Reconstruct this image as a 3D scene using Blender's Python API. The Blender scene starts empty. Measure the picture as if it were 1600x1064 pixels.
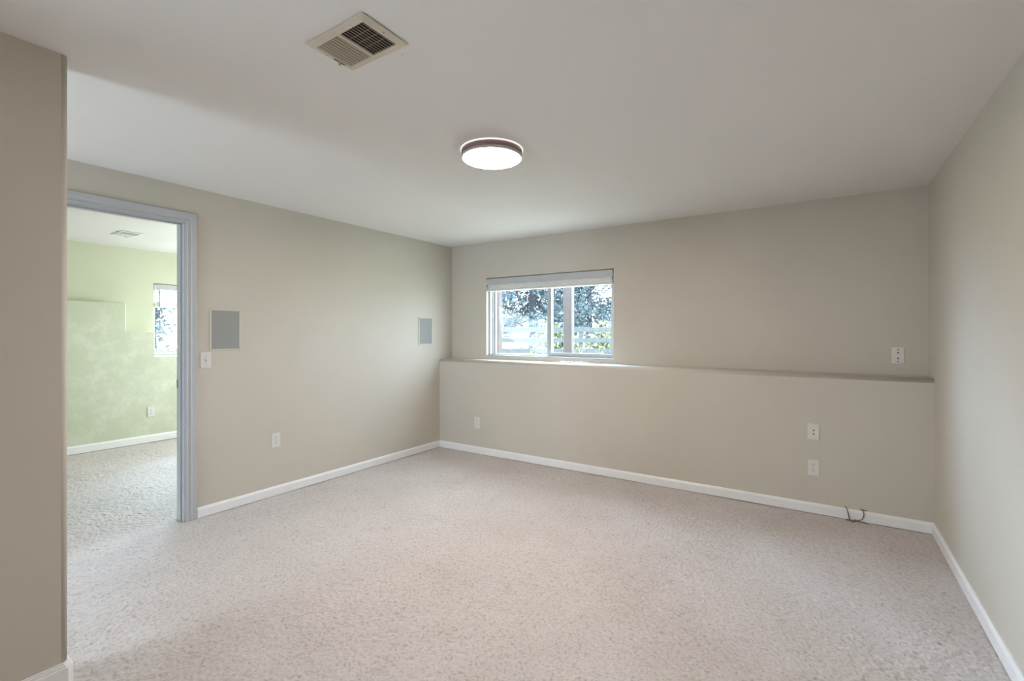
import bpy, bmesh, math, random
import numpy as np
from mathutils import Vector, Matrix

R = math.radians
scene = bpy.context.scene
col = scene.collection

# ------------------------------------------------------------------ camera
EYE = 1.284
cam_data = bpy.data.cameras.new('camera')
cam_data.sensor_fit = 'HORIZONTAL'
cam_data.sensor_width = 36.0
cam_data.lens = 736.3 / 1600 * 36.0
cam_data.shift_y = -11.8 / 1600
cam_data.clip_start = 0.02
cam_data.clip_end = 300
cam = bpy.data.objects.new('camera', cam_data)
col.objects.link(cam)
cam.location = (0, 0, EYE)
cam.rotation_euler = (R(90), 0, R(33.434))
scene.camera = cam

# ------------------------------------------------------------------ view, sky, daylight
scene.view_settings.view_transform = 'Standard'
scene.view_settings.look = 'None'
scene.view_settings.exposure = 0.5
scene.view_settings.gamma = 1.0
scene.view_settings.use_curve_mapping = False
scene.cycles.max_bounces = 10
scene.cycles.diffuse_bounces = 6
scene.cycles.transparent_max_bounces = 16
scene.cycles.sample_clamp_indirect = 6.0
scene.cycles.use_denoising = True

world = bpy.data.worlds.new('sky')
scene.world = world
world.use_nodes = True
bg = world.node_tree.nodes['Background']
bg.inputs[0].default_value = (0.74, 0.875, 1.0, 1)
bg.inputs[1].default_value = 11.0

sun_data = bpy.data.lights.new('hazy_sun', 'SUN')
sun_data.energy = 31.0
sun_data.angle = R(50)
sun_data.color = (0.50, 0.72, 1.0)
sun = bpy.data.objects.new('hazy_sun', sun_data)
col.objects.link(sun)
sun.rotation_euler = Vector((0.95, -0.24, -0.42)).to_track_quat('-Z', 'Y').to_euler()

def area(name, loc, direction, sx, sy, power, color):
    d = bpy.data.lights.new(name, 'AREA')
    d.shape = 'RECTANGLE'
    d.size, d.size_y = sx, sy
    d.energy = power
    d.color = color
    o = bpy.data.objects.new(name, d)
    col.objects.link(o)
    o.location = loc
    o.rotation_euler = Vector(direction).to_track_quat('-Z', 'Z').to_euler()
    return o

# added fill at an invented opening; daylight at the hall and green room windows
area('hall_opening_fill', (-2.34, -1.40, 1.20), (1, 0, 0), 1.3, 1.7, 12, (0.93, 0.95, 1.0))
area('hall_window_daylight', (-3.0, -2.16, 1.3), (0, 1, 0), 0.9, 1.5, 18, (0.66, 0.82, 1.0))
area('green_window_daylight', (-5.3, 4.19, 1.46), (0, -1, 0), 1.4, 0.8, 38, (0.97, 0.98, 0.98))
# sampling portals for the sky seen through the windows
for loc_, dir_, sx_, sy_ in (((-2.38, 4.43, 1.46), (0, -1, 0), 1.5, 0.88), ((-7.03, 3.13, 1.46), (1, 0, 0), 1.5, 0.88), ((-3.0, -2.36, 1.29), (0, 1, 0), 1.0, 1.6), ((-5.3, 4.41, 1.46), (0, -1, 0), 1.4, 0.86)):
    area('sky_portal', loc_, dir_, sx_, sy_, 1, (1, 1, 1)).data.cycles.is_portal = True

# ------------------------------------------------------------------ dimensions
XL = -3.624      # left wall
XR = 0.594       # right wall
YU = 4.215       # back wall above the ledge
YB = 4.0         # back wall below the ledge
ZL = 0.993       # ledge
ZC = 2.284       # ceiling
XE, YE = -2.278, 0.539   # end corner of the near wall
YR = -2.2        # rear wall
XG, XGB = -6.82, -6.62   # green room far wall, upper and lower
YG0 = -1.2

# ------------------------------------------------------------------ materials
def new_mat(name):
    m = bpy.data.materials.new(name)
    m.use_nodes = True
    nt = m.node_tree
    return m, nt, nt.nodes['Principled BSDF']

def plain(name, rgb, rough=0.5, metal=0.0, spec=0.5, var=0.0, scale=30):
    m, nt, b = new_mat(name)
    b.inputs['Roughness'].default_value = rough
    b.inputs['Metallic'].default_value = metal
    b.inputs['Specular IOR Level'].default_value = spec
    if var > 0:
        tc = nt.nodes.new('ShaderNodeTexCoord')
        n = nt.nodes.new('ShaderNodeTexNoise'); n.inputs['Scale'].default_value = scale; n.inputs['Detail'].default_value = 4
        r = nt.nodes.new('ShaderNodeValToRGB')
        r.color_ramp.elements[0].position = 0.3; r.color_ramp.elements[1].position = 0.7
        r.color_ramp.elements[0].color = (*[c * (1 - var) for c in rgb], 1)
        r.color_ramp.elements[1].color = (*[min(1, c * (1 + var)) for c in rgb], 1)
        nt.links.new(tc.outputs['Object'], n.inputs['Vector'])
        nt.links.new(n.outputs['Fac'], r.inputs['Fac'])
        nt.links.new(r.outputs['Color'], b.inputs['Base Color'])
    else:
        b.inputs['Base Color'].default_value = (*rgb, 1)
    return m

def paint(name, rgb, bump=0.12, scale=160, rough=0.55, var=0.03):
    m = plain(name, rgb, rough, 0, 0.3, var, 1.3)
    nt = m.node_tree; b = nt.nodes['Principled BSDF']
    tc = nt.nodes.new('ShaderNodeTexCoord')
    n = nt.nodes.new('ShaderNodeTexNoise'); n.inputs['Scale'].default_value = scale; n.inputs['Detail'].default_value = 3
    bp = nt.nodes.new('ShaderNodeBump'); bp.inputs['Strength'].default_value = bump; bp.inputs['Distance'].default_value = 0.002
    nt.links.new(tc.outputs['Object'], n.inputs['Vector'])
    nt.links.new(n.outputs['Fac'], bp.inputs['Height'])
    nt.links.new(bp.outputs['Normal'], b.inputs['Normal'])
    return m

M_WALL = paint('sage_beige_paint', (0.545, 0.503, 0.438))
M_GREEN = paint('green_paint', (0.56, 0.575, 0.44), var=0.05)
def glare_patched_green():  # sunlight glare blotches on the ledge, painted as lighter noise in the colour
    m = paint('glare_patched_green_paint', (0.57, 0.575, 0.44))
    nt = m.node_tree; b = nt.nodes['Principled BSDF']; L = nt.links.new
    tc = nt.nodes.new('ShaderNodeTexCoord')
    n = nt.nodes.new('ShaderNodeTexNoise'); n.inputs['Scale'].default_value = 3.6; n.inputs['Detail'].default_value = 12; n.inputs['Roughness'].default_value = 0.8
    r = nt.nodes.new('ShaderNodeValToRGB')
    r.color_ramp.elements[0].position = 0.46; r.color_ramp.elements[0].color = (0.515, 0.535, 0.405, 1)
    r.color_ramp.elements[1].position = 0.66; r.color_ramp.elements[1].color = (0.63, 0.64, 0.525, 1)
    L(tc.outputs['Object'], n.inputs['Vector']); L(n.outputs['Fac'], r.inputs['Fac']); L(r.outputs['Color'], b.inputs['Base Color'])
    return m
M_GREENLOW = glare_patched_green()
M_CEIL = paint('ceiling_paint', (0.765, 0.735, 0.72), bump=0.2, scale=60, rough=0.8, var=0.015)
M_TRIM = plain('white_trim_paint', (0.78, 0.77, 0.77), 0.35, 0, 0.4, 0.02, 12)
M_CASING = plain('pale_grey_trim_paint', (0.44, 0.445, 0.457), 0.35, 0, 0.4, 0.02, 12)
M_PLATE = plain('white_plastic', (0.66, 0.64, 0.61), 0.35, 0, 0.5, 0.01, 40)
M_DARK = plain('dark_slot', (0.015, 0.013, 0.012), 0.6)
M_BRASS = plain('brass_jack', (0.25, 0.17, 0.08), 0.35, 0.9)
M_STEEL = plain('screw_steel', (0.5, 0.5, 0.48), 0.4, 0.8)
M_VINYL = plain('window_vinyl', (0.46, 0.47, 0.475), 0.35, 0, 0.4, 0.01, 10)
M_BLIND = plain('blind_slat', (0.74, 0.72, 0.70), 0.4, 0, 0.4, 0.02, 15)
M_CORD = plain('white_cord', (0.8, 0.8, 0.78), 0.7, 0, 0.2, 0.05, 200)
M_WIRE = plain('brown_cable', (0.16, 0.105, 0.06), 0.5, 0, 0.4, 0.2, 120)
M_VENT = plain('cream_vent_enamel', (0.60, 0.54, 0.44), 0.45, 0, 0.4, 0.04, 25)
M_VENTW = plain('white_vent_enamel', (0.72, 0.72, 0.66), 0.45, 0, 0.4, 0.03, 25)
M_DUCT = plain('duct_dark', (0.02, 0.015, 0.013), 0.7)
M_SPKFRAME = plain('speaker_frame', (0.55, 0.525, 0.45), 0.5, 0, 0.4, 0.02, 30)
M_HOUSING = plain('lamp_housing_shaded', (0.27, 0.18, 0.16), 0.4, 0.3, 0.5, 0.05, 20)  # shade on a paler housing is put into this brown colour
M_RIM = plain('lamp_rim', (0.55, 0.53, 0.50), 0.3, 0.3, 0.5, 0.02, 20)
M_POST = plain('painted_post', (0.075, 0.06, 0.063), 0.7, 0, 0.3, 0.12, 9)
M_FENCE = plain('weathered_rail', (0.055, 0.063, 0.068), 0.8, 0, 0.3, 0.2, 14)
M_BARK = plain('bark', (0.03, 0.033, 0.045), 0.9, 0, 0.2, 0.3, 20)
M_GRASS = plain('dry_grass', (0.50, 0.48, 0.36), 0.9, 0, 0.1, 0.25, 3)
M_GLASSY = None

def grille_mat():
    m, nt, b = new_mat('speaker_grille_mesh')
    tc = nt.nodes.new('ShaderNodeTexCoord')
    v = nt.nodes.new('ShaderNodeTexVoronoi'); v.inputs['Scale'].default_value = 420
    v.inputs['Randomness'].default_value = 0.0
    r = nt.nodes.new('ShaderNodeValToRGB')
    r.color_ramp.elements[0].position = 0.25; r.color_ramp.elements[0].color = (0.18, 0.182, 0.175, 1)
    r.color_ramp.elements[1].position = 0.5; r.color_ramp.elements[1].color = (0.35, 0.35, 0.335, 1)
    nt.links.new(tc.outputs['Object'], v.inputs['Vector'])
    nt.links.new(v.outputs['Distance'], r.inputs['Fac'])
    nt.links.new(r.outputs['Color'], b.inputs['Base Color'])
    b.inputs['Roughness'].default_value = 0.6
    return m
M_GRILLE = grille_mat()

def emit(name, rgb, s):
    m = bpy.data.materials.new(name); m.use_nodes = True
    nt = m.node_tree
    nt.nodes.remove(nt.nodes['Principled BSDF'])
    e = nt.nodes.new('ShaderNodeEmission')
    e.inputs[0].default_value = (*rgb, 1); e.inputs[1].default_value = s
    nt.links.new(e.outputs[0], nt.nodes['Material Output'].inputs[0])
    return m
M_DIFF = emit('lit_diffuser', (1.0, 0.925, 0.86), 104.0)
M_HALO = emit('lit_back_ring', (1.0, 0.93, 0.90), 0.85)

def glass_mat():
    m = bpy.data.materials.new('window_glass'); m.use_nodes = True
    nt = m.node_tree
    nt.nodes.remove(nt.nodes['Principled BSDF'])
    t = nt.nodes.new('ShaderNodeBsdfTransparent'); t.inputs[0].default_value = (0.96, 0.98, 0.98, 1)
    g = nt.nodes.new('ShaderNodeBsdfGlossy'); g.inputs['Roughness'].default_value = 0.02
    mx = nt.nodes.new('ShaderNodeMixShader'); mx.inputs[0].default_value = 0.04
    nt.links.new(t.outputs[0], mx.inputs[1]); nt.links.new(g.outputs[0], mx.inputs[2])
    nt.links.new(mx.outputs[0], nt.nodes['Material Output'].inputs[0])
    return m
M_GLASS = glass_mat()

def film_mat():
    m = bpy.data.materials.new('dusty_film'); m.use_nodes = True
    nt = m.node_tree
    nt.nodes.remove(nt.nodes['Principled BSDF'])
    t = nt.nodes.new('ShaderNodeBsdfTransparent')
    d = nt.nodes.new('ShaderNodeBsdfTranslucent'); d.inputs[0].default_value = (0.95, 0.96, 0.98, 1)
    mx = nt.nodes.new('ShaderNodeMixShader')
    tc = nt.nodes.new('ShaderNodeTexCoord')
    n = nt.nodes.new('ShaderNodeTexNoise'); n.inputs['Scale'].default_value = 12; n.inputs['Detail'].default_value = 5
    mr = nt.nodes.new('ShaderNodeMapRange'); mr.inputs[3].default_value = 0.032; mr.inputs[4].default_value = 0.055
    nt.links.new(tc.outputs['Object'], n.inputs['Vector'])
    nt.links.new(n.outputs['Fac'], mr.inputs[0])
    nt.links.new(mr.outputs[0], mx.inputs[0])
    nt.links.new(t.outputs[0], mx.inputs[1]); nt.links.new(d.outputs[0], mx.inputs[2])
    nt.links.new(mx.outputs[0], nt.nodes['Material Output'].inputs[0])
    return m
M_FILM = film_mat()

def leaf_mat(name, a, b_):
    m, nt, b = new_mat(name)
    oi = nt.nodes.new('ShaderNodeNewGeometry')
    r = nt.nodes.new('ShaderNodeValToRGB')
    r.color_ramp.elements[0].color = (*a, 1); r.color_ramp.elements[1].color = (*b_, 1)
    nt.links.new(oi.outputs['Random Per Island'], r.inputs['Fac'])
    nt.links.new(r.outputs['Color'], b.inputs['Base Color'])
    b.inputs['Roughness'].default_value = 0.7
    b.inputs['Specular IOR Level'].default_value = 0.2
    return m
M_SPRUCE = leaf_mat('spruce_needles', (0.025, 0.04, 0.055), (0.075, 0.105, 0.115))
M_BRIGHT = leaf_mat('yellow_green_leaves', (0.10, 0.12, 0.065), (0.22, 0.23, 0.15))
M_WEED = leaf_mat('garden_leaves', (0.09, 0.11, 0.04), (0.26, 0.24, 0.13))

def carpet_mat():
    m, nt, b = new_mat('beige_carpet')
    L = nt.links.new
    tc = nt.nodes.new('ShaderNodeTexCoord')
    n1 = nt.nodes.new('ShaderNodeTexNoise'); n1.inputs['Scale'].default_value = 75; n1.inputs['Detail'].default_value = 6; n1.inputs['Roughness'].default_value = 0.7
    n2 = nt.nodes.new('ShaderNodeTexNoise'); n2.inputs['Scale'].default_value = 2.2; n2.inputs['Detail'].default_value = 3
    n3 = nt.nodes.new('ShaderNodeTexNoise'); n3.inputs['Scale'].default_value = 38; n3.inputs['Detail'].default_value = 4; n3.inputs['Distortion'].default_value = 1.2
    for n in (n1, n2, n3): L(tc.outputs['Object'], n.inputs['Vector'])
    r1 = nt.nodes.new('ShaderNodeValToRGB')
    e = r1.color_ramp.elements
    e[0].position = 0.33; e[0].color = (0.34, 0.30, 0.275, 1)
    e[1].position = 0.47; e[1].color = (0.515, 0.468, 0.445, 1)
    e2 = r1.color_ramp.elements.new(0.70); e2.color = (0.60, 0.548, 0.522, 1)
    L(n1.outputs['Fac'], r1.inputs['Fac'])
    r2 = nt.nodes.new('ShaderNodeValToRGB')
    r2.color_ramp.elements[0].position = 0.35; r2.color_ramp.elements[0].color = (0.92, 0.91, 0.90, 1)
    r2.color_ramp.elements[1].position = 0.65; r2.color_ramp.elements[1].color = (1, 1, 1, 1)
    L(n2.outputs['Fac'], r2.inputs['Fac'])
    r3 = nt.nodes.new('ShaderNodeValToRGB')
    r3.color_ramp.elements[0].position = 0.22; r3.color_ramp.elements[0].color = (0.62, 0.60, 0.58, 1)
    r3.color_ramp.elements[1].position = 0.36; r3.color_ramp.elements[1].color = (1, 1, 1, 1)
    L(n3.outputs['Fac'], r3.inputs['Fac'])
    mx = nt.nodes.new('ShaderNodeMix'); mx.data_type = 'RGBA'; mx.blend_type = 'MULTIPLY'; mx.inputs[0].default_value = 1
    L(r1.outputs['Color'], mx.inputs[6]); L(r2.outputs['Color'], mx.inputs[7])
    mx2 = nt.nodes.new('ShaderNodeMix'); mx2.data_type = 'RGBA'; mx2.blend_type = 'MULTIPLY'; mx2.inputs[0].default_value = 1
    L(mx.outputs[2], mx2.inputs[6]); L(r3.outputs['Color'], mx2.inputs[7])
    L(mx2.outputs[2], b.inputs['Base Color'])
    b.inputs['Roughness'].default_value = 0.95
    b.inputs['Specular IOR Level'].default_value = 0.1
    b.inputs['Sheen Weight'].default_value = 0.2
    return m
M_CARPET = carpet_mat()

# ------------------------------------------------------------------ mesh helpers
def box(bm, x0, x1, y0, y1, z0, z1, bev=0.0, seg=2, mi=0):
    g = bmesh.ops.create_cube(bm, size=1.0)
    vs = g['verts']
    for v in vs:
        v.co = Vector(((x0 + x1) / 2 + v.co.x * (x1 - x0), (y0 + y1) / 2 + v.co.y * (y1 - y0), (z0 + z1) / 2 + v.co.z * (z1 - z0)))
    fs = {f for v in vs for f in v.link_faces}
    for f in fs: f.material_index = mi
    if bev > 0:
        es = list({e for v in vs for e in v.link_edges})
        bmesh.ops.bevel(bm, geom=es, offset=bev, segments=seg, affect='EDGES', profile=0.5, clamp_overlap=True)

def cyl(bm, p0, p1, r0, r1=None, n=24, cap=True):
    r1 = r0 if r1 is None else r1
    p0, p1 = Vector(p0), Vector(p1)
    d = p1 - p0
    q = d.to_track_quat('Z', 'Y')
    a, b = [], []
    for i in range(n):
        t = 2 * math.pi * i / n
        o = Vector((math.cos(t), math.sin(t), 0))
        a.append(bm.verts.new(p0 + q @ (o * r0))); b.append(bm.verts.new(p1 + q @ (o * r1)))
    for i in range(n):
        j = (i + 1) % n
        f = bm.faces.new((a[i], a[j], b[j], b[i])); f.smooth = True
    if cap:
        bm.faces.new(a[::-1]); bm.faces.new(b)

def tube(bm, pts, r, n=8):
    pts = [Vector(p) for p in pts]
    # Catmull-Rom
    out = []
    for i in range(len(pts) - 1):
        p0 = pts[max(i - 1, 0)]; p1 = pts[i]; p2 = pts[i + 1]; p3 = pts[min(i + 2, len(pts) - 1)]
        for k in range(6):
            t = k / 6
            out.append(0.5 * ((2 * p1) + (p2 - p0) * t + (2 * p0 - 5 * p1 + 4 * p2 - p3) * t * t + (3 * p1 - p0 - 3 * p2 + p3) * t ** 3))
    out.append(pts[-1])
    rings = []
    for i, p in enumerate(out):
        d = (out[min(i + 1, len(out) - 1)] - out[max(i - 1, 0)])
        if d.length < 1e-9: d = Vector((0, 0, 1))
        q = d.to_track_quat('Z', 'Y')
        rings.append([bm.verts.new(p + q @ Vector((math.cos(2 * math.pi * k / n) * r, math.sin(2 * math.pi * k / n) * r, 0))) for k in range(n)])
    for a, b in zip(rings, rings[1:]):
        for k in range(n):
            f = bm.faces.new((a[k], a[(k + 1) % n], b[(k + 1) % n], b[k])); f.smooth = True
    bm.faces.new(rings[0][::-1]); bm.faces.new(rings[-1])

def prism(bm, prof, axis, a0, a1, smooth=()):
    """extrude a closed 2D profile along axis ('X': prof is (y,z); 'Y': (x,z); 'Z': (x,y))"""
    def P(u, v, w):
        return {'X': (w, u, v), 'Y': (u, w, v), 'Z': (u, v, w)}[axis]
    A = [bm.verts.new(P(u, v, a0)) for u, v in prof]
    B = [bm.verts.new(P(u, v, a1)) for u, v in prof]
    n = len(prof)
    for i in range(n):
        f = bm.faces.new((A[i], A[(i + 1) % n], B[(i + 1) % n], B[i]))
        if i in smooth: f.smooth = True
    bm.faces.new(A[::-1]); bm.faces.new(B)
    bmesh.ops.recalc_face_normals(bm, faces=bm.faces[:])

def obj(name, bm, mat, parent=None, loc=None):
    me = bpy.data.meshes.new(name)
    bm.normal_update()
    bm.to_mesh(me); bm.free()
    for m in (mat if isinstance(mat, (list, tuple)) else [mat]): me.materials.append(m)
    o = bpy.data.objects.new(name, me)
    col.objects.link(o)
    if parent is not None: o.parent = parent
    if loc is not None: o.location = loc
    return o

def NB(): return bmesh.new()

def struct(name, bm, mat, parent=None):
    o = obj(name, bm, mat, parent)
    o['kind'] = 'structure'
    return o

def thing(name, label, cat, loc=(0, 0, 0), rot=(0, 0, 0), group=None):
    o = bpy.data.objects.new(name, None)
    o.empty_display_size = 0.05
    col.objects.link(o)
    o.location = loc; o.rotation_euler = rot
    o['label'] = label; o['category'] = cat
    if group: o['group'] = group
    return o

def dup(root, loc, rot, label, group=None):
    r = root.copy(); col.objects.link(r)
    r.location = loc; r.rotation_euler = rot; r['label'] = label
    if group: r['group'] = group
    for ch in list(root.children):
        c = ch.copy(); col.objects.link(c); c.parent = r
        for g in list(ch.children):
            d = g.copy(); col.objects.link(d); d.parent = c
    return r

def arc(cx, cy, r, a0, a1, n=8):
    return [(cx + r * math.cos(R(a0 + (a1 - a0) * i / n)), cy + r * math.sin(R(a0 + (a1 - a0) * i / n))) for i in range(n + 1)]

# ------------------------------------------------------------------ room shell
def carpet_floor():
    """shaggy carpet: a fine grid whose tufts are real relief, flat where no camera position looks"""
    x0, y0, st = -6.75, 0.0, 0.0045
    nx, ny = int(7.45 / st), int(4.1 / st)
    g = np.random.default_rng(7)
    def field(sx, sy, ang=0.0):
        w = np.fft.rfft2(g.standard_normal((ny, nx)))
        fy = np.fft.fftfreq(ny, st)[:, None]; fx = np.fft.rfftfreq(nx, st)[None, :]
        c, s_ = math.cos(ang), math.sin(ang)
        u = c * fx + s_ * fy; v = -s_ * fx + c * fy
        f = np.fft.irfft2(w * np.exp(-2 * math.pi ** 2 * ((sx * u) ** 2 + (sy * v) ** 2)), s=(ny, nx))
        return f / f.std()
    tuft = field(0.0042, 0.0042)
    clump = field(0.017, 0.008, 0.7)
    swell = field(0.20, 0.14, 0.5)
    amp = 0.85 + 0.18 * np.clip(field(0.22, 0.22), -1.5, 1.5)
    h = 0.0016 * amp * tuft + 0.0011 * amp * clump + 0.0012 * swell - 0.004
    h = np.clip(h, -0.016, 0.004)
    xs = np.concatenate([[-7.2], np.arange(-6.72, -3.66, 0.009), np.arange(-3.66, 0.64, st), [0.85]])
    ys = np.concatenate([[-2.5], np.arange(0.05, 0.45, 0.02), np.arange(0.45, 2.5, st), np.arange(2.5, 4.04, 0.0065), [4.6]])
    ix = np.clip(((xs - x0) / st).astype(int), 0, nx - 1); iy = np.clip(((ys - y0) / st).astype(int), 0, ny - 1)
    Z = h[np.ix_(iy, ix)].copy()
    Z[0, :] = Z[-1, :] = -0.003; Z[:, 0] = Z[:, -1] = -0.003
    X, Y = np.meshgrid(xs, ys)
    co = np.stack([X, Y, Z], -1).reshape(-1, 3)
    my, mx = Z.shape
    i = np.arange(my * mx).reshape(my, mx)
    quads = np.stack([i[:-1, :-1], i[:-1, 1:], i[1:, 1:], i[1:, :-1]], -1).reshape(-1, 4)
    n0 = len(co)
    base = np.array([[-7.2, -2.5, -0.12], [0.85, -2.5, -0.12], [0.85, 4.6, -0.12], [-7.2, 4.6, -0.12]])
    co = np.concatenate([co, base])
    quads = np.concatenate([quads, [[n0 + 3, n0 + 2, n0 + 1, n0]]])
    me = bpy.data.meshes.new('floor')
    me.vertices.add(len(co)); me.vertices.foreach_set('co', co.astype(np.float32).ravel())
    me.loops.add(quads.size); me.loops.foreach_set('vertex_index', quads.astype(np.int32).ravel())
    me.polygons.add(len(quads))
    me.polygons.foreach_set('loop_start', np.arange(0, quads.size, 4, dtype=np.int32))
    me.polygons.foreach_set('use_smooth', np.ones(len(quads), dtype=bool))
    me.update(calc_edges=True); me.validate()
    me.materials.append(M_CARPET)
    o = bpy.data.objects.new('floor', me); col.objects.link(o)
    o['kind'] = 'structure'
carpet_floor()
bm = NB(); box(bm, -7.2, 0.85, -2.5, 4.6, ZC, ZC + 0.15)
struct('ceiling', bm, M_CEIL)

# left wall with the doorway (door opening Y 0.63 .. 1.455, Z 0 .. 2.04)
DY0, DY1, DZ = 0.63, 1.455, 2.04
WT = 0.112
bm = NB()
box(bm, XL - WT, XL, YR - 0.1, DY0, 0, ZC)
box(bm, XL - WT, XL, DY1, 4.4, 0, ZC)
box(bm, XL - WT, XL, DY0, DY1, DZ, ZC)
bm.normal_update()
for f in bm.faces:
    if f.normal.x < -0.5: f.material_index = 1
struct('wall_left', bm, [M_WALL, M_GREEN])

# back wall above the ledge, with the window hole
WX0, WX1, WZ0, WZ1 = -3.124, -1.64, 1.03, 1.890
bm = NB()
box(bm, XL, WX0, YU, YU + 0.2, ZL - 0.1, ZC)
box(bm, WX1, XR + 0.12, YU, YU + 0.2, ZL - 0.1, ZC)
box(bm, WX0, WX1, YU, YU + 0.2, ZL - 0.1, WZ0)
box(bm, WX0, WX1, YU, YU + 0.2, WZ1, ZC)
struct('wall_back', bm, M_WALL)
# foundation ledge below it, with a rounded top edge
r = 0.03
prof = [(YU + 0.2, 0), (YB, 0)] + arc(YB + r, ZL - r, r, 180, 90, 8) + [(YU + 0.2, ZL)]
bm = NB(); prism(bm, prof, 'X', XL, XR + 0.12, smooth=range(2, 10))
struct('wall_back_ledge', bm, M_WALL)

bm = NB(); box(bm, XR, XR + 0.12, YR - 0.1, 4.4, 0, ZC)
struct('wall_right', bm, M_WALL)

# near wall on the left with its rounded end
r = 0.02; T = 0.125
prof = [(XE - T, -0.7), (XE, -0.7)] + arc(XE - r, YE - r, r, 0, 90, 8) + arc(XE - T + r, YE - r, r, 90, 180, 8)
bm = NB(); prism(bm, prof, 'Z', 0, ZC, smooth=list(range(2, 10)) + list(range(11, 19)))
box(bm, XE - T, XE, YR, -0.7, 2.08, ZC)  # header over the opening added to let fill light in
struct('wall_entry', bm, M_WALL)

# rear wall behind the camera, with the window at the end of the hall
bm = NB()
box(bm, XL - WT, -3.5, YR - 0.15, YR, 0, ZC)
box(bm, -2.5, -1.95, YR - 0.15, YR, 0, ZC)
box(bm, -3.5, -2.5, YR - 0.15, YR, 0, 0.5)
box(bm, -3.5, -2.5, YR - 0.15, YR, 2.08, ZC)
box(bm, -1.95, XR + 0.12, YR - 0.15, YR, 0, ZC)
struct('wall_rear', bm, M_WALL)

# green room
GWY0, GWY1, GWZ0, GWZ1 = 2.387, 3.87, 1.03, 1.890
bm = NB()
box(bm, XG - 0.2, XG, YG0, GWY0, 0, ZC)
box(bm, XG - 0.2, XG, GWY1, 4.4, 0, ZC)
box(bm, XG - 0.2, XG, GWY0, GWY1, 0, GWZ0)
box(bm, XG - 0.2, XG, GWY0, GWY1, GWZ1, ZC)
struct('wall_green_far', bm, M_GREEN)
# stepped foundation ledge: high, middle and window-sill height
r = 0.018
prof = ([(-1.2, 0), (4.215, 0), (4.215, 1.004)] + [(2.339, 1.004)] + arc(2.339 - r, 1.304 - r, r, 0, 90, 6)
        + [(2.056, 1.304)] + arc(2.056 - r, 1.63 - r, r, 0, 90, 6) + [(-1.2, 1.63)])
bm = NB(); prism(bm, prof, 'X', XG - 0.01, XGB)
es = [e for e in bm.edges if all(abs(v.co.x - XGB) < 1e-4 for v in e.verts) and max(v.co.z for v in e.verts) > 1.0 and min(v.co.z for v in e.verts) > 0.5]
bmesh.ops.bevel(bm, geom=es, offset=0.014, segments=3, affect='EDGES', profile=0.5, clamp_overlap=True)
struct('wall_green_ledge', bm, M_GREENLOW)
bm = NB()
box(bm, XG - 0.2, -6.0, 4.215, 4.4, 0, ZC)
box(bm, -4.6, XL - WT, 4.215, 4.4, 0, ZC)
box(bm, -6.0, -4.6, 4.215, 4.4, 0, 1.03)
box(bm, -6.0, -4.6, 4.215, 4.4, 1.89, ZC)
struct('wall_green_back', bm, M_GREEN)
bm = NB(); box(bm, XG - 0.2, XL - WT, YG0 - 0.1, YG0, 0, ZC)
struct('wall_green_near', bm, M_GREEN)

# ------------------------------------------------------------------ baseboards
BH, BT = 0.071, 0.014
def bb_prof(u0, s):
    """profile across the wall: u0 wall face, s direction into the room"""
    return [(u0, 0), (u0 + s * BT, 0), (u0 + s * BT, BH - 0.016), (u0 + s * BT * 0.75, BH - 0.007), (u0 + s * BT * 0.45, BH), (u0, BH)]
bm = NB(); prism(bm, bb_prof(YB, -1), 'X', XL, XR)
struct('baseboard_back', bm, M_TRIM)
bm = NB(); prism(bm, bb_prof(XL, 1), 'Y', DY1 + 0.066, YB)
struct('baseboard_left', bm, M_TRIM)
bm = NB(); prism(bm, bb_prof(XR, -1), 'Y', YR, YB)
struct('baseboard_right', bm, M_TRIM)
# around the end of the near wall
bm = NB()
def wrap_rect(z0, z1, t):
    r_ = 0.012
    prof = [(XE - T - t, -0.7), (XE + t, -0.7)] + [(XE + t, YE + t - 0.018), (XE + t - 0.018, YE + t), (XE - T - t + 0.018, YE + t), (XE - T - t, YE + t - 0.018)]
    prism(bm, prof, 'Z', z0, z1)
wrap_rect(0, BH + 0.012, BT); wrap_rect(BH + 0.012, BH + 0.022, BT * 0.6); wrap_rect(BH + 0.022, BH + 0.029, BT * 0.35)
struct('baseboard_entry', bm, M_TRIM)
bm = NB(); prism(bm, [(XGB, 0), (XGB + BT, 0), (XGB + BT, 0.07), (XGB + BT * 0.5, 0.085), (XGB, 0.085)], 'Y', YG0, 4.215)
struct('baseboard_green', bm, M_TRIM)

# ------------------------------------------------------------------ doorway trim
d1 = thing('door_1', 'white cased doorway without a door into the green room', 'doorway', (XL, 1.04, 0))
d1['kind'] = 'structure'
def rel(bm, o=d1):
    for v in bm.verts: v.co -= Vector(o.location)
CW = 0.068
CPROF = [(-0.003, 0.0), (-0.003, 0.009), (0.0, 0.0105), (0.004, 0.0105), (0.006, 0.0135), (0.009, 0.0145), (0.012, 0.0125), (0.014, 0.0105), (0.026, 0.0115), (0.030, 0.0155), (0.034, 0.0175), (0.058, 0.0175), (0.0625, 0.0165), (0.065, 0.013), (0.065, 0.0)]
def casing_leg(seg):
    bm = NB()
    def P(k, w, t):
        y, z = [(DY0 - w, 0), (DY0 - w, DZ + w), (DY1 + w, DZ + w), (DY1 + w, 0)][k]
        return (XL + t, y, z)
    A = [bm.verts.new(P(seg, w, t)) for w, t in CPROF]
    B = [bm.verts.new(P(seg + 1, w, t)) for w, t in CPROF]
    n = len(CPROF)
    for i in range(n): bm.faces.new((A[i], A[(i + 1) % n], B[(i + 1) % n], B[i]))
    bm.faces.new(A[::-1]); bm.faces.new(B)
    bmesh.ops.recalc_face_normals(bm, faces=bm.faces[:])
    rel(bm); return obj('casing', bm, M_CASING, d1)
for k in range(3): casing_leg(k)
JI = 0.010
bm = NB()
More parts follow.
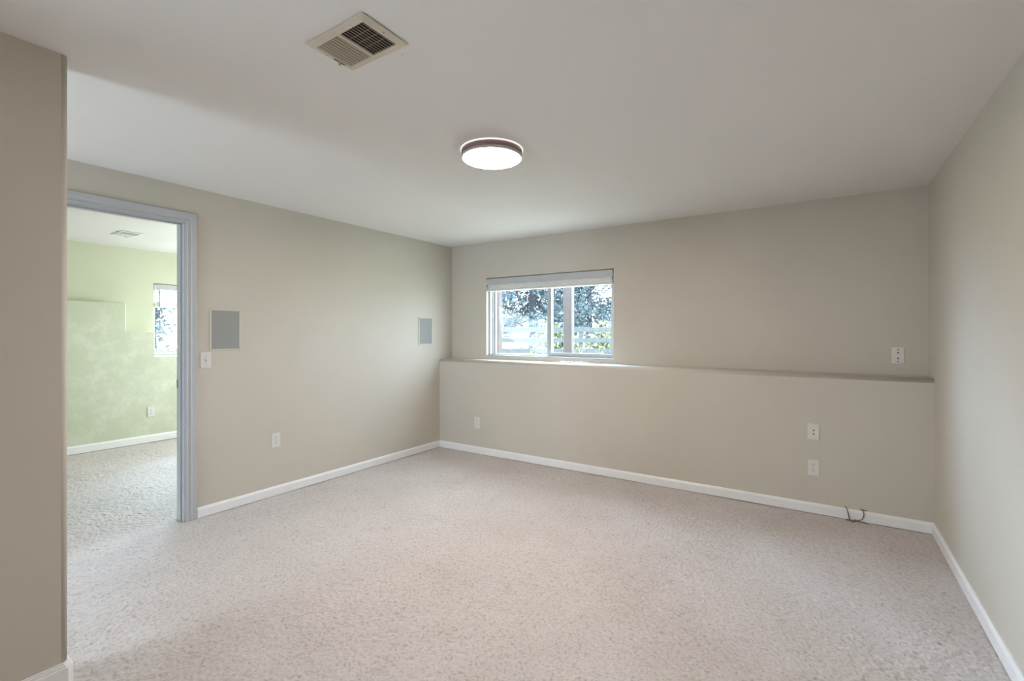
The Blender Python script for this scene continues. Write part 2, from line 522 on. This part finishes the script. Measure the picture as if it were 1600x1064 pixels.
box(bm, XL - WT, XL, DY1 - JI, DY1, 0, DZ, 0.001)
box(bm, XL - WT, XL, DY0, DY0 + JI, 0, DZ, 0.001)
box(bm, XL - WT, XL, DY0, DY1, DZ - JI, DZ, 0.001)
rel(bm); obj('jamb', bm, M_CASING, d1)
bm = NB()
box(bm, XL - 0.072, XL - 0.036, DY1 - JI - 0.010, DY1 - JI, 0, DZ - JI, 0.003)
box(bm, XL - 0.072, XL - 0.036, DY0 + JI, DY0 + JI + 0.010, 0, DZ - JI, 0.003)
box(bm, XL - 0.072, XL - 0.036, DY0 + JI, DY1 - JI, DZ - JI - 0.010, DZ - JI, 0.003)
rel(bm); obj('door_stop', bm, M_CASING, d1)
bm = NB(); box(bm, XL - WT + 0.002, XL - 0.078, DY1 - JI - 0.002, DY1 - JI, 0.905, 0.96, 0.0008); rel(bm)
o = obj('strike_plate', bm, plain('dull_brass', (0.10, 0.13, 0.05), 0.4, 0.7), d1); o['label'] = 'dark brass strike plate'

# ------------------------------------------------------------------ window 1 (back wall)
w1 = thing('window_1', 'white sliding window above the back ledge', 'window', ((WX0 + WX1) / 2, YU + 0.07, WZ0))
w1['kind'] = 'structure'
def W(bm, o):
    for v in bm.verts: v.co -= Vector(o.location)
    return bm
def ring(bm, axis, u0, u1, z0, z1, w0, w1_, wl, wr, wb, wt, bev=0.003):
    """rectangular frame; axis 'Y' = frame in XZ plane with depth along Y"""
    def B(a, b, c, d):
        if axis == 'Y': box(bm, a, b, w0, w1_, c, d, bev)
        else: box(bm, w0, w1_, a, b, c, d, bev)
    B(u0, u0 + wl, z0, z1); B(u1 - wr, u1, z0, z1)
    B(u0 + wl, u1 - wr, z0, z0 + wb); B(u0 + wl, u1 - wr, z1 - wt, z1)
bm = NB()
ring(bm, 'Y', WX0, WX1, WZ0, WZ1, YU + 0.045, YU + 0.155, 0.022, 0.022, 0.020, 0.02)
ring(bm, 'Y', WX0 + 0.022, WX1 - 0.022, WZ0 + 0.02, WZ1 - 0.02, YU + 0.085, YU + 0.12, 0.012, 0.006, 0.006, 0.006)
obj('window_frame', W(bm, w1), M_VINYL, w1)
# sill board in the opening
bm = NB(); box(bm, WX0, WX1, YU + 0.001, YU + 0.05, WZ0, WZ0 + 0.010, 0.003)
obj('window_sill', W(bm, w1), M_VINYL, w1)
XM = -2.345
SZ0, SZ1 = WZ0 + 0.02, WZ1 - 0.02
bm = NB(); ring(bm, 'Y', WX0 + 0.034, XM - 0.005, SZ0, SZ1, YU + 0.10, YU + 0.13, 0.020, 0.030, 0.008, 0.03)
s = obj('fixed_sash', W(bm, w1), M_VINYL, w1)
bm = NB(); box(bm, WX0 + 0.045, XM - 0.02, YU + 0.113, YU + 0.117, SZ0 + 0.005, SZ1 - 0.02)
obj('pane', W(bm, w1), M_GLASS, s)
bm = NB(); ring(bm, 'Y', XM - 0.038, WX1 - 0.02, SZ0, SZ1, YU + 0.055, YU + 0.085, 0.045, 0.028, 0.032, 0.03)
s2 = obj('sliding_sash', W(bm, w1), M_VINYL, w1)
bm = NB(); box(bm, XM, WX1 - 0.03, YU + 0.068, YU + 0.072, SZ0 + 0.02, SZ1 - 0.02)
obj('pane', W(bm, w1), M_GLASS, s2)
bm = NB(); box(bm, XM - 0.004, XM + 0.002, YU + 0.050, YU + 0.056, SZ0 + 0.05, SZ1 - 0.05, 0.001)
obj('weather_strip', W(bm, w1), plain('grey_seal', (0.12, 0.13, 0.13), 0.8), s2)
# pale dust film across the fixed pane
bm = NB()
top = [(-3.04, 1.575), (-2.90, 1.545), (-2.75, 1.487), (-2.55, 1.415), (-2.385, 1.352)]
bot = [(-2.99, 1.235), (-2.90, 1.222), (-2.75, 1.166), (-2.55, 1.085), (-2.385, 1.04)]
yf = YU + 0.1125
A_ = [bm.verts.new((x, yf, z)) for x, z in top]; B_ = [bm.verts.new((x, yf, z)) for x, z in bot]
for i in range(4): bm.faces.new((A_[i], A_[i + 1], B_[i + 1], B_[i]))
o = obj('dust_film', W(bm, w1), M_FILM, s); o['label'] = 'pale sunlit dust band on the glass'

# ------------------------------------------------------------------ blinds
def make_blind(name, label, length, stack_h, n_stack, spread, loc, rotz, wand):
    """a blind along local X (0..length), front facing local -Y, top at local z=0"""
    t = thing(name, label, 'blind', loc, (0, 0, rotz), None)
    bm = NB(); box(bm, 0.006, length - 0.006, 0.012, 0.05, -0.045, -0.004, 0.002); obj('headrail', bm, M_BLIND, t)
    bm = NB(); box(bm, 0.0, length, 0.0, 0.008, -0.074, -0.008, 0.003)
    box(bm, 0.0, length, -0.002, 0.002, -0.016, -0.008, 0.0015); box(bm, 0.0, length, -0.002, 0.002, -0.074, -0.066, 0.0015)
    obj('valance', bm, M_VINYL, t)
    z = -0.074
    for zz in spread:
        bm = NB(); box(bm, 0.012, length - 0.012, 0.008, 0.052, zz - 0.0015, zz + 0.0015, 0.0008)
        bmesh.ops.rotate(bm, verts=bm.verts[:], cent=(0, 0.03, zz), matrix=Matrix.Rotation(R(62), 3, 'X'))
        obj('slat', bm, M_BLIND, t)
    z1 = spread[-1] - 0.02 if spread else -0.058
    for i in range(n_stack):
        zz = z1 - (i + 0.5) * stack_h / n_stack
        j = 0.0015 * math.sin(i * 2.3)
        bm = NB(); box(bm, 0.012 + j, length - 0.012 + j, 0.006 + j, 0.054 + j, zz - 0.35 * stack_h / n_stack, zz + 0.35 * stack_h / n_stack, 0.0012)
        obj('slat', bm, M_BLIND, t)
    zb = z1 - stack_h
    bm = NB(); box(bm, 0.010, length - 0.010, 0.007, 0.053, zb - 0.018, zb, 0.004); obj('bottom_rail', bm, M_BLIND, t)
    return t, zb

blind, zb = make_blind('window_blind', 'raised white slatted blind over the sliding window on the back wall',
                       WX1 - WX0 - 0.01, 0.068, 5, [], (WX0 + 0.002, YU - 0.002, WZ1 - 0.002), 0, False)
# lift cord: down the right side and a loose tangle on the sill
L0 = Vector(blind.location)
bm = NB()
pts = [(-1.742, YU + 0.03, 1.75), (-1.738, YU + 0.028, 1.5), (-1.728, YU + 0.028, 1.28), (-1.715, YU + 0.028, 1.10), (-1.712, YU + 0.02, 1.045), (-1.76, YU - 0.03, 1.0)]
tube(bm, [Vector(p) - L0 for p in pts], 0.0018, 6)
o = obj('lift_cord', bm, plain('grey_cord', (0.25, 0.27, 0.28), 0.7), blind)
rng = random.Random(4)
bm = NB()
pts = []
for i in range(34):
    u = i / 33
    x = -2.19 + 0.30 * u + 0.05 * math.sin(u * 21)
    y = YU - 0.075 + 0.035 * math.sin(u * 29 + 1) + rng.uniform(-0.01, 0.01)
    pts.append(Vector((x, y, ZL + 0.003 + 0.010 * abs(math.sin(u * 17)))) - L0)
tube(bm, pts, 0.0026, 6)
o = obj('cord_tangle', bm, M_CORD, blind); o['label'] = 'loose cord lying on the ledge'

# green-room window and its blind
w2 = thing('window_2', 'white window in the far green wall', 'window', (XG - 0.07, (GWY0 + GWY1) / 2, GWZ0))
w2['kind'] = 'structure'
bm = NB(); ring(bm, 'X', GWY0, GWY1, GWZ0, GWZ1, XG - 0.15, XG - 0.05, 0.025, 0.025, 0.03, 0.02); obj('window_frame', W(bm, w2), M_VINYL, w2)
bm = NB(); box(bm, XG - 0.06, XG + 0.01, GWY0 - 0.004, GWY1 + 0.004, GWZ0 - 0.012, GWZ0 + 0.006, 0.003); obj('window_sill', W(bm, w2), M_VINYL, w2)
ym = (GWY0 + GWY1) / 2
bm = NB(); ring(bm, 'X', GWY0 + 0.02, ym + 0.02, GWZ0 + 0.025, GWZ1 - 0.02, XG - 0.12, XG - 0.09, 0.03, 0.035, 0.03, 0.03); s = obj('fixed_sash', W(bm, w2), M_VINYL, w2)
bm = NB(); box(bm, XG - 0.107, XG - 0.103, GWY0 + 0.04, ym, GWZ0 + 0.05, GWZ1 - 0.04); obj('pane', W(bm, w2), M_GLASS, s)
bm = NB(); ring(bm, 'X', ym - 0.015, GWY1 - 0.02, GWZ0 + 0.025, GWZ1 - 0.02, XG - 0.085, XG - 0.055, 0.035, 0.03, 0.03, 0.03); s = obj('sliding_sash', W(bm, w2), M_VINYL, w2)
bm = NB(); box(bm, XG - 0.072, XG - 0.068, ym, GWY1 - 0.04, GWZ0 + 0.05, GWZ1 - 0.04); obj('pane', W(bm, w2), M_GLASS, s)
b2, zb2 = make_blind('window_blind', 'white blind with open slats and wand on the green room window', GWY1 - GWY0 - 0.01, 0.045, 6,
                     [-0.10, -0.135, -0.17, -0.205], (XG + 0.002, GWY0 + 0.005, GWZ1 - 0.002), R(90), True)
bm = NB(); cyl(bm, (0.058, -0.004, -0.07), (0.066, -0.006, -0.80), 0.004, n=8)
o = obj('wand', bm, plain('grey_wand', (0.28, 0.25, 0.28), 0.3), b2); o['label'] = 'slim grey tilt wand'

# hall window and green back window (daylight comes in through them)
w3 = thing('window_3', 'window at the end of the hall', 'window', (-3.0, YR - 0.1, 0.5)); w3['kind'] = 'structure'
bm = NB(); ring(bm, 'Y', -3.5, -2.5, 0.5, 2.08, YR - 0.14, YR - 0.06, 0.04, 0.04, 0.04, 0.04); obj('window_frame', W(bm, w3), M_VINYL, w3)
bm = NB(); box(bm, -3.47, -2.53, YR - 0.105, YR - 0.10, 0.53, 2.05); obj('pane', W(bm, w3), M_GLASS, w3)
w4 = thing('window_4', 'window in the back wall of the green room', 'window', (-5.3, 4.3, 1.03)); w4['kind'] = 'structure'
bm = NB(); ring(bm, 'Y', -6.0, -4.6, 1.03, 1.89, 4.26, 4.36, 0.04, 0.04, 0.04, 0.04); obj('window_frame', W(bm, w4), M_VINYL, w4)
bm = NB(); box(bm, -5.97, -4.63, 4.30, 4.305, 1.06, 1.86); obj('pane', W(bm, w4), M_GLASS, w4)

# ------------------------------------------------------------------ ceiling lamp
LX, LY = -1.515, 2.094
lamp = thing('ceiling_lamp', 'round flush ceiling lamp, lit, with a side coloured dark for shade', 'lamp', (LX, LY, ZC))
bm = NB(); cyl(bm, (0, 0, 0), (0, 0, -0.006), 0.1705, n=64); obj('back_ring', bm, M_HALO, lamp)
bm = NB()
prof = [(0.166, -0.006), (0.1665, -0.012), (0.1665, -0.040)]
cyl(bm, (0, 0, -0.006), (0, 0, -0.033), 0.1665, n=72); obj('housing', bm, M_HOUSING, lamp)
bm = NB(); cyl(bm, (0, 0, -0.0325), (0, 0, -0.047), 0.1668, 0.1650, n=72); obj('rim', bm, M_RIM, lamp)
bm = NB(); cyl(bm, (0, 0, -0.0465), (0, 0, -0.049), 0.1585, 0.155, n=72); obj('diffuser', bm, M_DIFF, lamp)

# ------------------------------------------------------------------ ceiling registers
def make_register(label, mat):
    t = thing('ceiling_vent', label, 'vent', (0, 0, 0), (0, 0, 0))
    # local X = long side (0.292), Y = short side (0.192); hangs below z=0
    hx, hy = 0.147, 0.097
    ix0, ix1, iy = -0.124, 0.118, 0.071
    z1, z0 = 0.0, -0.009
    bm = NB()
    # sloping frame made of four mitred sides
    def quadside(p):
        vs = [bm.verts.new(q) for q in p]; bm.faces.new(vs)
    o_top = [(-hx, -hy, -0.0025), (hx, -hy, -0.0025), (hx, hy, -0.0025), (-hx, hy, -0.0025)]
    o_bot = [(-hx, -hy, -0.0045), (hx, -hy, -0.0045), (hx, hy, -0.0045), (-hx, hy, -0.0045)]
    w_ = [(-hx + 0.008, -hy + 0.008, -0.0025), (hx - 0.008, -hy + 0.008, -0.0025), (hx - 0.008, hy - 0.008, -0.0025), (-hx + 0.008, hy - 0.008, -0.0025)]
    m_ = [(-hx + 0.014, -hy + 0.014, -0.0068), (hx - 0.014, -hy + 0.014, -0.0068), (hx - 0.014, hy - 0.014, -0.0068), (-hx + 0.014, hy - 0.014, -0.0068)]
    i_ = [(ix0, -iy, z0), (ix1, -iy, z0), (ix1, iy, z0), (ix0, iy, z0)]
    u_ = [(ix0, -iy, z1), (ix1, -iy, z1), (ix1, iy, z1), (ix0, iy, z1)]
    for a, b in ((w_, o_top), (o_top, o_bot), (o_bot, m_), (m_, i_), (i_, u_)):
        for k in range(4):
            quadside([a[k], a[(k + 1) % 4], b[(k + 1) % 4], b[k]])
    bmesh.ops.remove_doubles(bm, verts=bm.verts[:], dist=1e-5)
    bmesh.ops.recalc_face_normals(bm, faces=bm.faces[:])
    box(bm, -0.008, 0.002, -iy, iy, z0, z1 - 0.001)
    fr = obj('frame', bm, mat, t)
    bm = NB(); box(bm, -hx + 0.006, hx - 0.006, -hy + 0.006, hy - 0.006, -0.0024, 0.0); obj('shadow_gap', bm, M_DUCT, t)  # dark sheet painted in for the shadow gap between frame and ceiling
    bm = NB(); box(bm, ix0 - 0.004, ix1 + 0.004, -iy - 0.004, iy + 0.004, -0.0030, -0.0025)
    obj('duct_opening', bm, M_DUCT, t)
    # louvres: edge-on to the room on the near half, facing it on the far half
    n = 9
    for k in range(n):
        x = 0.002 + (k + 0.5) * (ix1 - 0.002) / n
        bm = NB(); box(bm, x - 0.0006, x + 0.0006, -iy, iy, z0 + 0.0003, -0.0032)
        bmesh.ops.rotate(bm, verts=bm.verts[:], cent=(x, 0, z0), matrix=Matrix.Rotation(R(-40), 3, 'Y'))
        obj('louvre', bm, mat, t)
    for k in range(8):
        x = -0.0125 - (k + 0.5) * (-0.008 - ix0) / 8
        bm = NB(); box(bm, x - 0.0006, x + 0.0006, -iy, iy, z0 - 0.0003, z0 + 0.0068)
        bmesh.ops.rotate(bm, verts=bm.verts[:], cent=(x, 0, z0), matrix=Matrix.Rotation(R(42), 3, 'Y'))
        obj('louvre', bm, mat, t)
    # cross wires in the open half
    for y in (-0.03, 0.0, 0.03):
        bm = NB(); cyl(bm, (0.002, y, -0.0036), (ix1, y, -0.0036), 0.0006, n=6); obj('cross_wire', bm, mat, t)
    bm = NB(); box(bm, -0.1365, -0.1335, 0.005, 0.055, z0 - 0.0004, z0 + 0.001); sl = obj('lever_slot', bm, M_DARK, t)
    bm = NB(); box(bm, -0.139, -0.132, 0.026, 0.036, z0 - 0.012, z0 - 0.0003, 0.002); obj('damper_lever', bm, mat, t)
    for sx, sy in ((0.131, 0.004), (-0.136, -0.02)):
        bm = NB(); cyl(bm, (sx, sy, z0 + 0.0005), (sx, sy, z0 - 0.0015), 0.0036, 0.003, n=14); obj('screw', bm, M_STEEL, t)
    return t
v1 = make_register('cream ceiling vent with one dark open half, near the ceiling lamp', M_VENT)
v1.location = (-1.343, 1.062, ZC)
v2 = dup(v1, (-5.85, 1.83, ZC), (0, 0, 0), 'small pale vent on the ceiling of the green room')
for c in v2.children:
    if c.data.materials[0] == M_VENT:
        c.data = c.data.copy(); c.data.materials[0] = M_VENTW
# small bare screw anchor beside the vent
bm = NB(); cyl(bm, (0, 0, 0), (0, 0, -0.0015), 0.005, 0.0035, n=14)
o = obj('ceiling_anchor', bm, M_PLATE, None, (-1.262, 1.196, ZC)); o['label'] = 'tiny pale screw anchor in the ceiling beside the vent'; o['category'] = 'anchor'

# ------------------------------------------------------------------ wall plates (built facing local -Y, centre at origin)
def plate_base(name, label, cat, loc, rotz, group=None, w=0.071, h=0.115):
    t = thing(name, label, cat, loc, (0, 0, rotz), group)
    bm = NB(); box(bm, -w / 2, w / 2, -0.006, 0, -h / 2, h / 2, 0.003, 3)
    obj('cover_plate', bm, M_PLATE, t)
    return t
def screw(t, x, z, mat=M_PLATE, r=0.0032):
    bm = NB(); cyl(bm, (x, -0.0055, z), (x, -0.0072, z), r, r * 0.8, n=12); s = obj('screw', bm, mat, t)
    bm = NB(); box(bm, x - r * 0.8, x + r * 0.8, -0.0075, -0.0071, z - 0.0005, z + 0.0005); obj('screw_slot', bm, M_DARK, s)
def make_outlet(label, loc, rotz, group):
    t = plate_base('power_outlet', label, 'outlet', loc, rotz, group)
    for z in (-0.0195, 0.0195):
        bm = NB()
        pr = [(x, zz + z) for x, zz in arc(0, 0, 0.0172, 0, 360, 28)[:-1]]
        pr = [(x, max(z - 0.0135, min(z + 0.0135, zz))) for x, zz in pr]
        prism(bm, pr, 'Y', -0.0075, -0.005)
        rc = obj('receptacle', bm, M_PLATE, t)
        for x, hh in ((-0.0063, 0.0085), (0.0063, 0.007)):
            bm = NB(); box(bm, x - 0.0012, x + 0.0012, -0.0079, -0.0073, z + 0.002, z + 0.002 + hh); obj('slot', bm, M_DARK, rc)
        bm = NB(); cyl(bm, (0, -0.0073, z - 0.007), (0, -0.0079, z - 0.007), 0.0026, n=12); obj('ground_hole', bm, M_DARK, rc)
    screw(t, 0, 0)
    return t
GO = 'white duplex power outlets'
o1 = make_outlet('white power outlet low on the left wall right of the doorway', (XL, 2.087, 0.434), R(90), GO)
dup(o1, (-3.083, YB, 0.325), (0, 0, 0), 'white power outlet low in the left part of the back wall below the window', GO)
dup(o1, (-0.058, YB, 0.322), (0, 0, 0), 'white power outlet below the two-hole jack plate on the back wall', GO)
dup(o1, (XGB, 2.293, 0.354), (0, 0, R(90)), 'white power outlet on the green wall seen through the doorway', GO)

def jack(t, z, r=0.0052):
    bm = NB(); cyl(bm, (0, -0.0055, z), (0, -0.011, z), r, n=6); j = obj('jack', bm, M_BRASS, t)
    bm = NB(); cyl(bm, (0, -0.0108, z), (0, -0.0113, z), r * 0.72, n=12); obj('hole', bm, M_DARK, j)
j1 = plate_base('jack_plate', 'white wall plate with two round jacks above the power outlet on the back wall', 'wall plate', (-0.058, YB, 0.577), 0, 'white jack plates')
jack(j1, 0.012); jack(j1, -0.014)
screw(j1, 0, 0.042); screw(j1, 0, -0.042)
j2 = plate_base('jack_plate', 'white plate with four dark holes in a column above the ledge near right corner', 'wall plate', (0.434, YU, 1.127), 0, 'white jack plates')
jack(j2, 0.019); jack(j2, -0.019)
for z in (0.042, -0.042):
    bm = NB(); cyl(bm, (0, -0.0055, z), (0, -0.0072, z), 0.0035, n=12); obj('screw', bm, M_DARK, j2)

sw = plate_base('light_switch', 'white light switch plate beside the doorway casing', 'light switch', (XL, 1.5775, 1.093), R(90))
bm = NB(); box(bm, -0.006, 0.006, -0.0075, -0.0055, -0.0125, 0.0125, 0.0008); tg = obj('toggle_surround', bm, plain('switch_grey', (0.42, 0.42, 0.42), 0.4), sw)
bm = NB(); box(bm, -0.0045, 0.0045, -0.0165, -0.006, -0.002, 0.0085, 0.002)
bmesh.ops.rotate(bm, verts=bm.verts[:], cent=(0, -0.006, 0), matrix=Matrix.Rotation(R(-20), 3, 'X')); obj('toggle', bm, M_PLATE, tg)
screw(sw, 0, 0.030, M_STEEL); screw(sw, 0, -0.030, M_STEEL)

# ------------------------------------------------------------------ in-wall speakers
def make_speaker(label, loc, rotz):
    t = thing('wall_speaker', label, 'speaker', loc, (0, 0, rotz), 'flush wall speakers')
    w, h, b = 0.214, 0.300, 0.012
    bm = NB(); ring(bm, 'Y', -w / 2, w / 2, -h / 2, h / 2, -0.006, 0.0, b, b, b, b, 0.0015)
    obj('frame', bm, M_SPKFRAME, t)
    bm = NB(); box(bm, -w / 2 + b, w / 2 - b, -0.005, -0.001, -h / 2 + b, h / 2 - b, 0.001)
    obj('grille', bm, M_GRILLE, t)
    return t
sp = make_speaker('grey flush wall speaker beside the doorway, above and right of the light switch', (XL, 1.710, 1.307), R(90))
dup(sp, (XL, 3.773, 1.304), (0, 0, R(90)), 'grey flush wall speaker on the left wall next to the back corner')

# ------------------------------------------------------------------ small things
bm = NB(); cyl(bm, (0, 0, 0), (-0.004, 0, 0), 0.006, 0.004, n=14)
o = obj('wall_anchor', bm, M_PLATE, None, (XR, 3.70, 0.707)); o['label'] = 'tiny white plastic anchor in the right wall'; o['category'] = 'anchor'

yb = YB - BT
cb = thing('cable', 'brown loose cable looping over the back baseboard near the right corner', 'cable', (0.18, yb - 0.01, 0))
L0 = Vector(cb.location)
bm = NB()
pts = [(0.128, YB - 0.002, 0.080), (0.136, yb - 0.006, 0.074), (0.142, yb - 0.008, 0.045), (0.150, yb - 0.012, 0.012), (0.158, yb - 0.022, 0.004),
       (0.185, yb - 0.016, 0.006), (0.215, yb - 0.008, 0.014), (0.228, yb - 0.006, 0.036), (0.230, yb - 0.006, 0.060), (0.224, YB - 0.006, 0.077), (0.213, YB - 0.002, 0.079)]
tube(bm, [Vector(p) - L0 for p in pts], 0.0028, 8); obj('cable_loop', bm, M_WIRE, cb)
bm = NB()
tube(bm, [Vector(p) - L0 for p in [(0.132, yb - 0.028, 0.005), (0.150, yb - 0.030, 0.007), (0.172, yb - 0.034, 0.004), (0.180, yb - 0.030, 0.007)]], 0.0048, 8); obj('plug_end', bm, M_WIRE, cb)
bm = NB()
tube(bm, [Vector(p) - L0 for p in [(0.176, yb - 0.014, 0.012), (0.195, yb - 0.018, 0.006), (0.222, yb - 0.022, 0.004), (0.250, yb - 0.040, 0.003)]], 0.0026, 8); obj('cable_end', bm, M_WIRE, cb)
bm = NB()
tube(bm, [Vector(p) - L0 for p in [(0.212, YB - 0.003, 0.081), (0.222, YB - 0.004, 0.078), (0.245, YB - 0.003, 0.075)]], 0.0036, 8); obj('wall_grommet', bm, M_WIRE, cb)

# ------------------------------------------------------------------ outdoors
GZ = 0.50
bm = NB()
box(bm, -60, 40, 4.42, 70, GZ - 0.3, GZ)
box(bm, -60, -7.05, -30, 4.42, GZ - 0.3, GZ)
struct('ground', bm, M_GRASS)
FW = Vector((-0.551, 0.8345, 0)); RT = Vector((0.8345, 0.551, 0))
def at(d, t, z=0.0):
    p = FW * d + RT * (d * t); return Vector((p.x, p.y, z))

# deck posts
def make_post(label, loc):
    t = thing('deck_post', label, 'post', loc, (0, 0, R(8)), 'posts outside the window')
    bm = NB(); box(bm, -0.062, 0.062, -0.062, 0.062, 0.0, 2.9, 0.008); obj('shaft', bm, M_POST, t)
    bm = NB(); box(bm, -0.085, 0.085, -0.085, 0.085, -0.02, 0.10, 0.01); obj('post_base', bm, M_POST, t)
    return t
p = at(6.6, 0.1205, GZ); dp = make_post('reddish wooden post outside the right half of the window', p)
p = at(6.6, -0.0325, GZ); dup(dp, p, (0, 0, R(8)), 'reddish wooden post outside the left edge of the window', 'posts outside the window')

# fence: across the view, three rails
FD = 13.0
fence = thing('rail_fence', 'grey three-rail wooden fence across the yard outside the window', 'fence', at(FD, 0.1, GZ), (0, 0, math.atan2(RT.y, RT.x)))
for z0, z1 in ((1.312, 1.438), (1.020, 1.148), (0.728, 0.850)):
    bm = NB(); box(bm, -9, 7, -0.02, 0.02, z0 - GZ, z1 - GZ, 0.006); obj('rail', bm, M_FENCE, fence)
for k in range(-4, 4):
    x = FD * (0.1467 - 0.1) + k * 2.35
    bm = NB(); box(bm, x - 0.062, x + 0.062, 0.02, 0.13, -0.1, 1.46 - GZ, 0.01); obj('post', bm, M_FENCE, fence)

def make_tree(name, label, cat, loc, h, rad, trunk_r, mat, seed, n_br, n_leaf, size, droop=0.35, base=0.12, shape='cone', group=None):
    rng = random.Random(seed)
    t = thing(name, label, cat, loc, (0, 0, 0), group)
    bm = NB()
    cyl(bm, (0, 0, -0.1), (0.03 * h * rng.uniform(-1, 1) * 0.3, 0, h * 0.55), trunk_r, trunk_r * 0.55, n=10)
    cyl(bm, (0, 0, h * 0.5), (0, 0, h * 0.96), trunk_r * 0.55, trunk_r * 0.12, n=8)
    verts, faces = [], []
    for b in range(n_br):
        u = (b + rng.random()) / n_br
        z = h * (base + (0.97 - base) * u)
        if shape == 'cone': L = rad * (1 - 0.86 * u) * rng.uniform(0.7, 1.1)
        else: L = rad * math.sqrt(max(0.02, 1 - (2 * u - 1) ** 2)) * rng.uniform(0.55, 1.05)
        a = rng.uniform(0, 2 * math.pi)
        d = Vector((math.cos(a), math.sin(a), 0))
        tip = Vector((0, 0, z)) + d * L + Vector((0, 0, -droop * L))
        cyl(bm, (0, 0, z), tip, trunk_r * 0.16, trunk_r * 0.04, n=5, cap=False)
        k = max(4, int(n_leaf * L / rad))
        for i in range(k):
            s = rng.uniform(0.12, 1.0) ** 0.8
            c = Vector((0, 0, z)) + d * (L * s) + Vector((0, 0, -droop * L * s * s))
            c += Vector((rng.gauss(0, 1), rng.gauss(0, 1), rng.gauss(-0.4, 0.8))) * (size * 0.9)
            v = Vector((rng.gauss(0, 1), rng.gauss(0, 1), rng.gauss(-0.5, 0.8))).normalized() * size * rng.uniform(0.6, 1.4)
            w = v.cross(Vector((rng.gauss(0, 1), rng.gauss(0, 1), rng.gauss(0, 1)))).normalized() * size * 0.24
            n0 = len(verts)
            verts += [c - v * 0.5, c + w, c + v * 0.5, c - w]
            faces.append((n0, n0 + 1, n0 + 2, n0 + 3))
    obj('trunk', bm, M_BARK, t)
    me = bpy.data.meshes.new('foliage'); me.from_pydata(verts, [], faces); me.materials.append(mat)
    f = bpy.data.objects.new('foliage', me); col.objects.link(f); f.parent = t
    return t
GT = 'trees beyond the fence'
make_tree('spruce_tree', 'blue green spruce with a dark trunk seen through the left window half', 'tree', at(20, 0.045, GZ), 10.5, 3.1, 0.20, M_SPRUCE, 3, 110, 210, 0.20, 0.45, 0.13, group=GT)
make_tree('spruce_tree', 'blue green spruce seen through the middle of the right window half', 'tree', at(26.5, 0.165, GZ), 11, 3.1, 0.17, M_SPRUCE, 8, 110, 230, 0.22, 0.45, 0.12, group=GT)
make_tree('spruce_tree', 'thin open spruce seen at the right edge of the window', 'tree', at(33.5, 0.235, GZ), 11, 3.0, 0.14, M_SPRUCE, 12, 70, 90, 0.22, 0.35, 0.2, group=GT)
make_tree('spruce_tree', 'spruce seen at the left edge of the sliding window', 'tree', at(27.5, -0.06, GZ), 11, 3.3, 0.18, M_SPRUCE, 21, 70, 70, 0.24, 0.45, 0.12, group=GT)
make_tree('leafy_bush', 'bright yellow green leafy bush behind the fence rails', 'bush', at(14.6, 0.088, GZ), 1.05, 0.8, 0.06, M_BRIGHT, 5, 50, 70, 0.16, 0.1, 0.15, 'round', group='bushes beyond the fence')
make_tree('leafy_bush', 'pale green leafy bush behind the fence at the right of the window', 'bush', at(14.6, 0.215, GZ), 1.1, 0.8, 0.06, M_BRIGHT, 6, 50, 60, 0.16, 0.1, 0.15, 'round', group='bushes beyond the fence')
make_tree('spruce_tree', 'blue green tree seen through the green room window', 'tree', Vector((-19.0, 6.66, GZ)), 6.0, 0.55, 0.10, M_SPRUCE, 31, 40, 45, 0.2, 0.3, 0.12, group='trees outside the green room')

def make_weed(label, loc, h, n, seed):
    rng = random.Random(seed)
    t = thing('garden_plant', label, 'plant', loc, (0, 0, 0), 'plants below the window')
    bm = NB(); verts, faces = [], []
    for i in range(n):
        a = rng.uniform(0, 6.28); sp_ = rng.uniform(0.02, 0.10)
        top = Vector((math.cos(a) * sp_, math.sin(a) * sp_, h * rng.uniform(0.6, 1.0)))
        tube(bm, [(0, 0, 0), top * 0.5 + Vector((0, 0, 0.03)), top], 0.004, 5)
        for k in range(9):
            s = rng.uniform(0.4, 1.0); c = top * s
            v = Vector((rng.gauss(0, 1), rng.gauss(0, 1), rng.gauss(0.2, 0.6))).normalized() * 0.055
            w = v.cross(Vector((rng.gauss(0, 1), rng.gauss(0, 1), 1))).normalized() * 0.016
            n0 = len(verts); verts += [c, c + v * 0.5 + w, c + v, c + v * 0.5 - w]; faces.append((n0, n0 + 1, n0 + 2, n0 + 3))
    obj('stem', bm, M_WEED, t)
    me = bpy.data.meshes.new('leaves'); me.from_pydata(verts, [], faces); me.materials.append(M_WEED)
    f = bpy.data.objects.new('leaves', me); col.objects.link(f); f.parent = t
make_weed('yellow green plant outside under the left window half', at(6.0, 0.045, GZ), 0.58, 14, 2)
make_weed('small green plant outside left of the reddish post in the right window half', at(6.2, 0.101, GZ), 0.54, 8, 3)
make_weed('yellowish plant outside in front of the fence post in the right window half', at(6.4, 0.146, GZ), 0.60, 10, 7)
make_weed('thin tall plant outside at the right edge of the window', at(6.0, 0.19, GZ), 0.66, 7, 9)
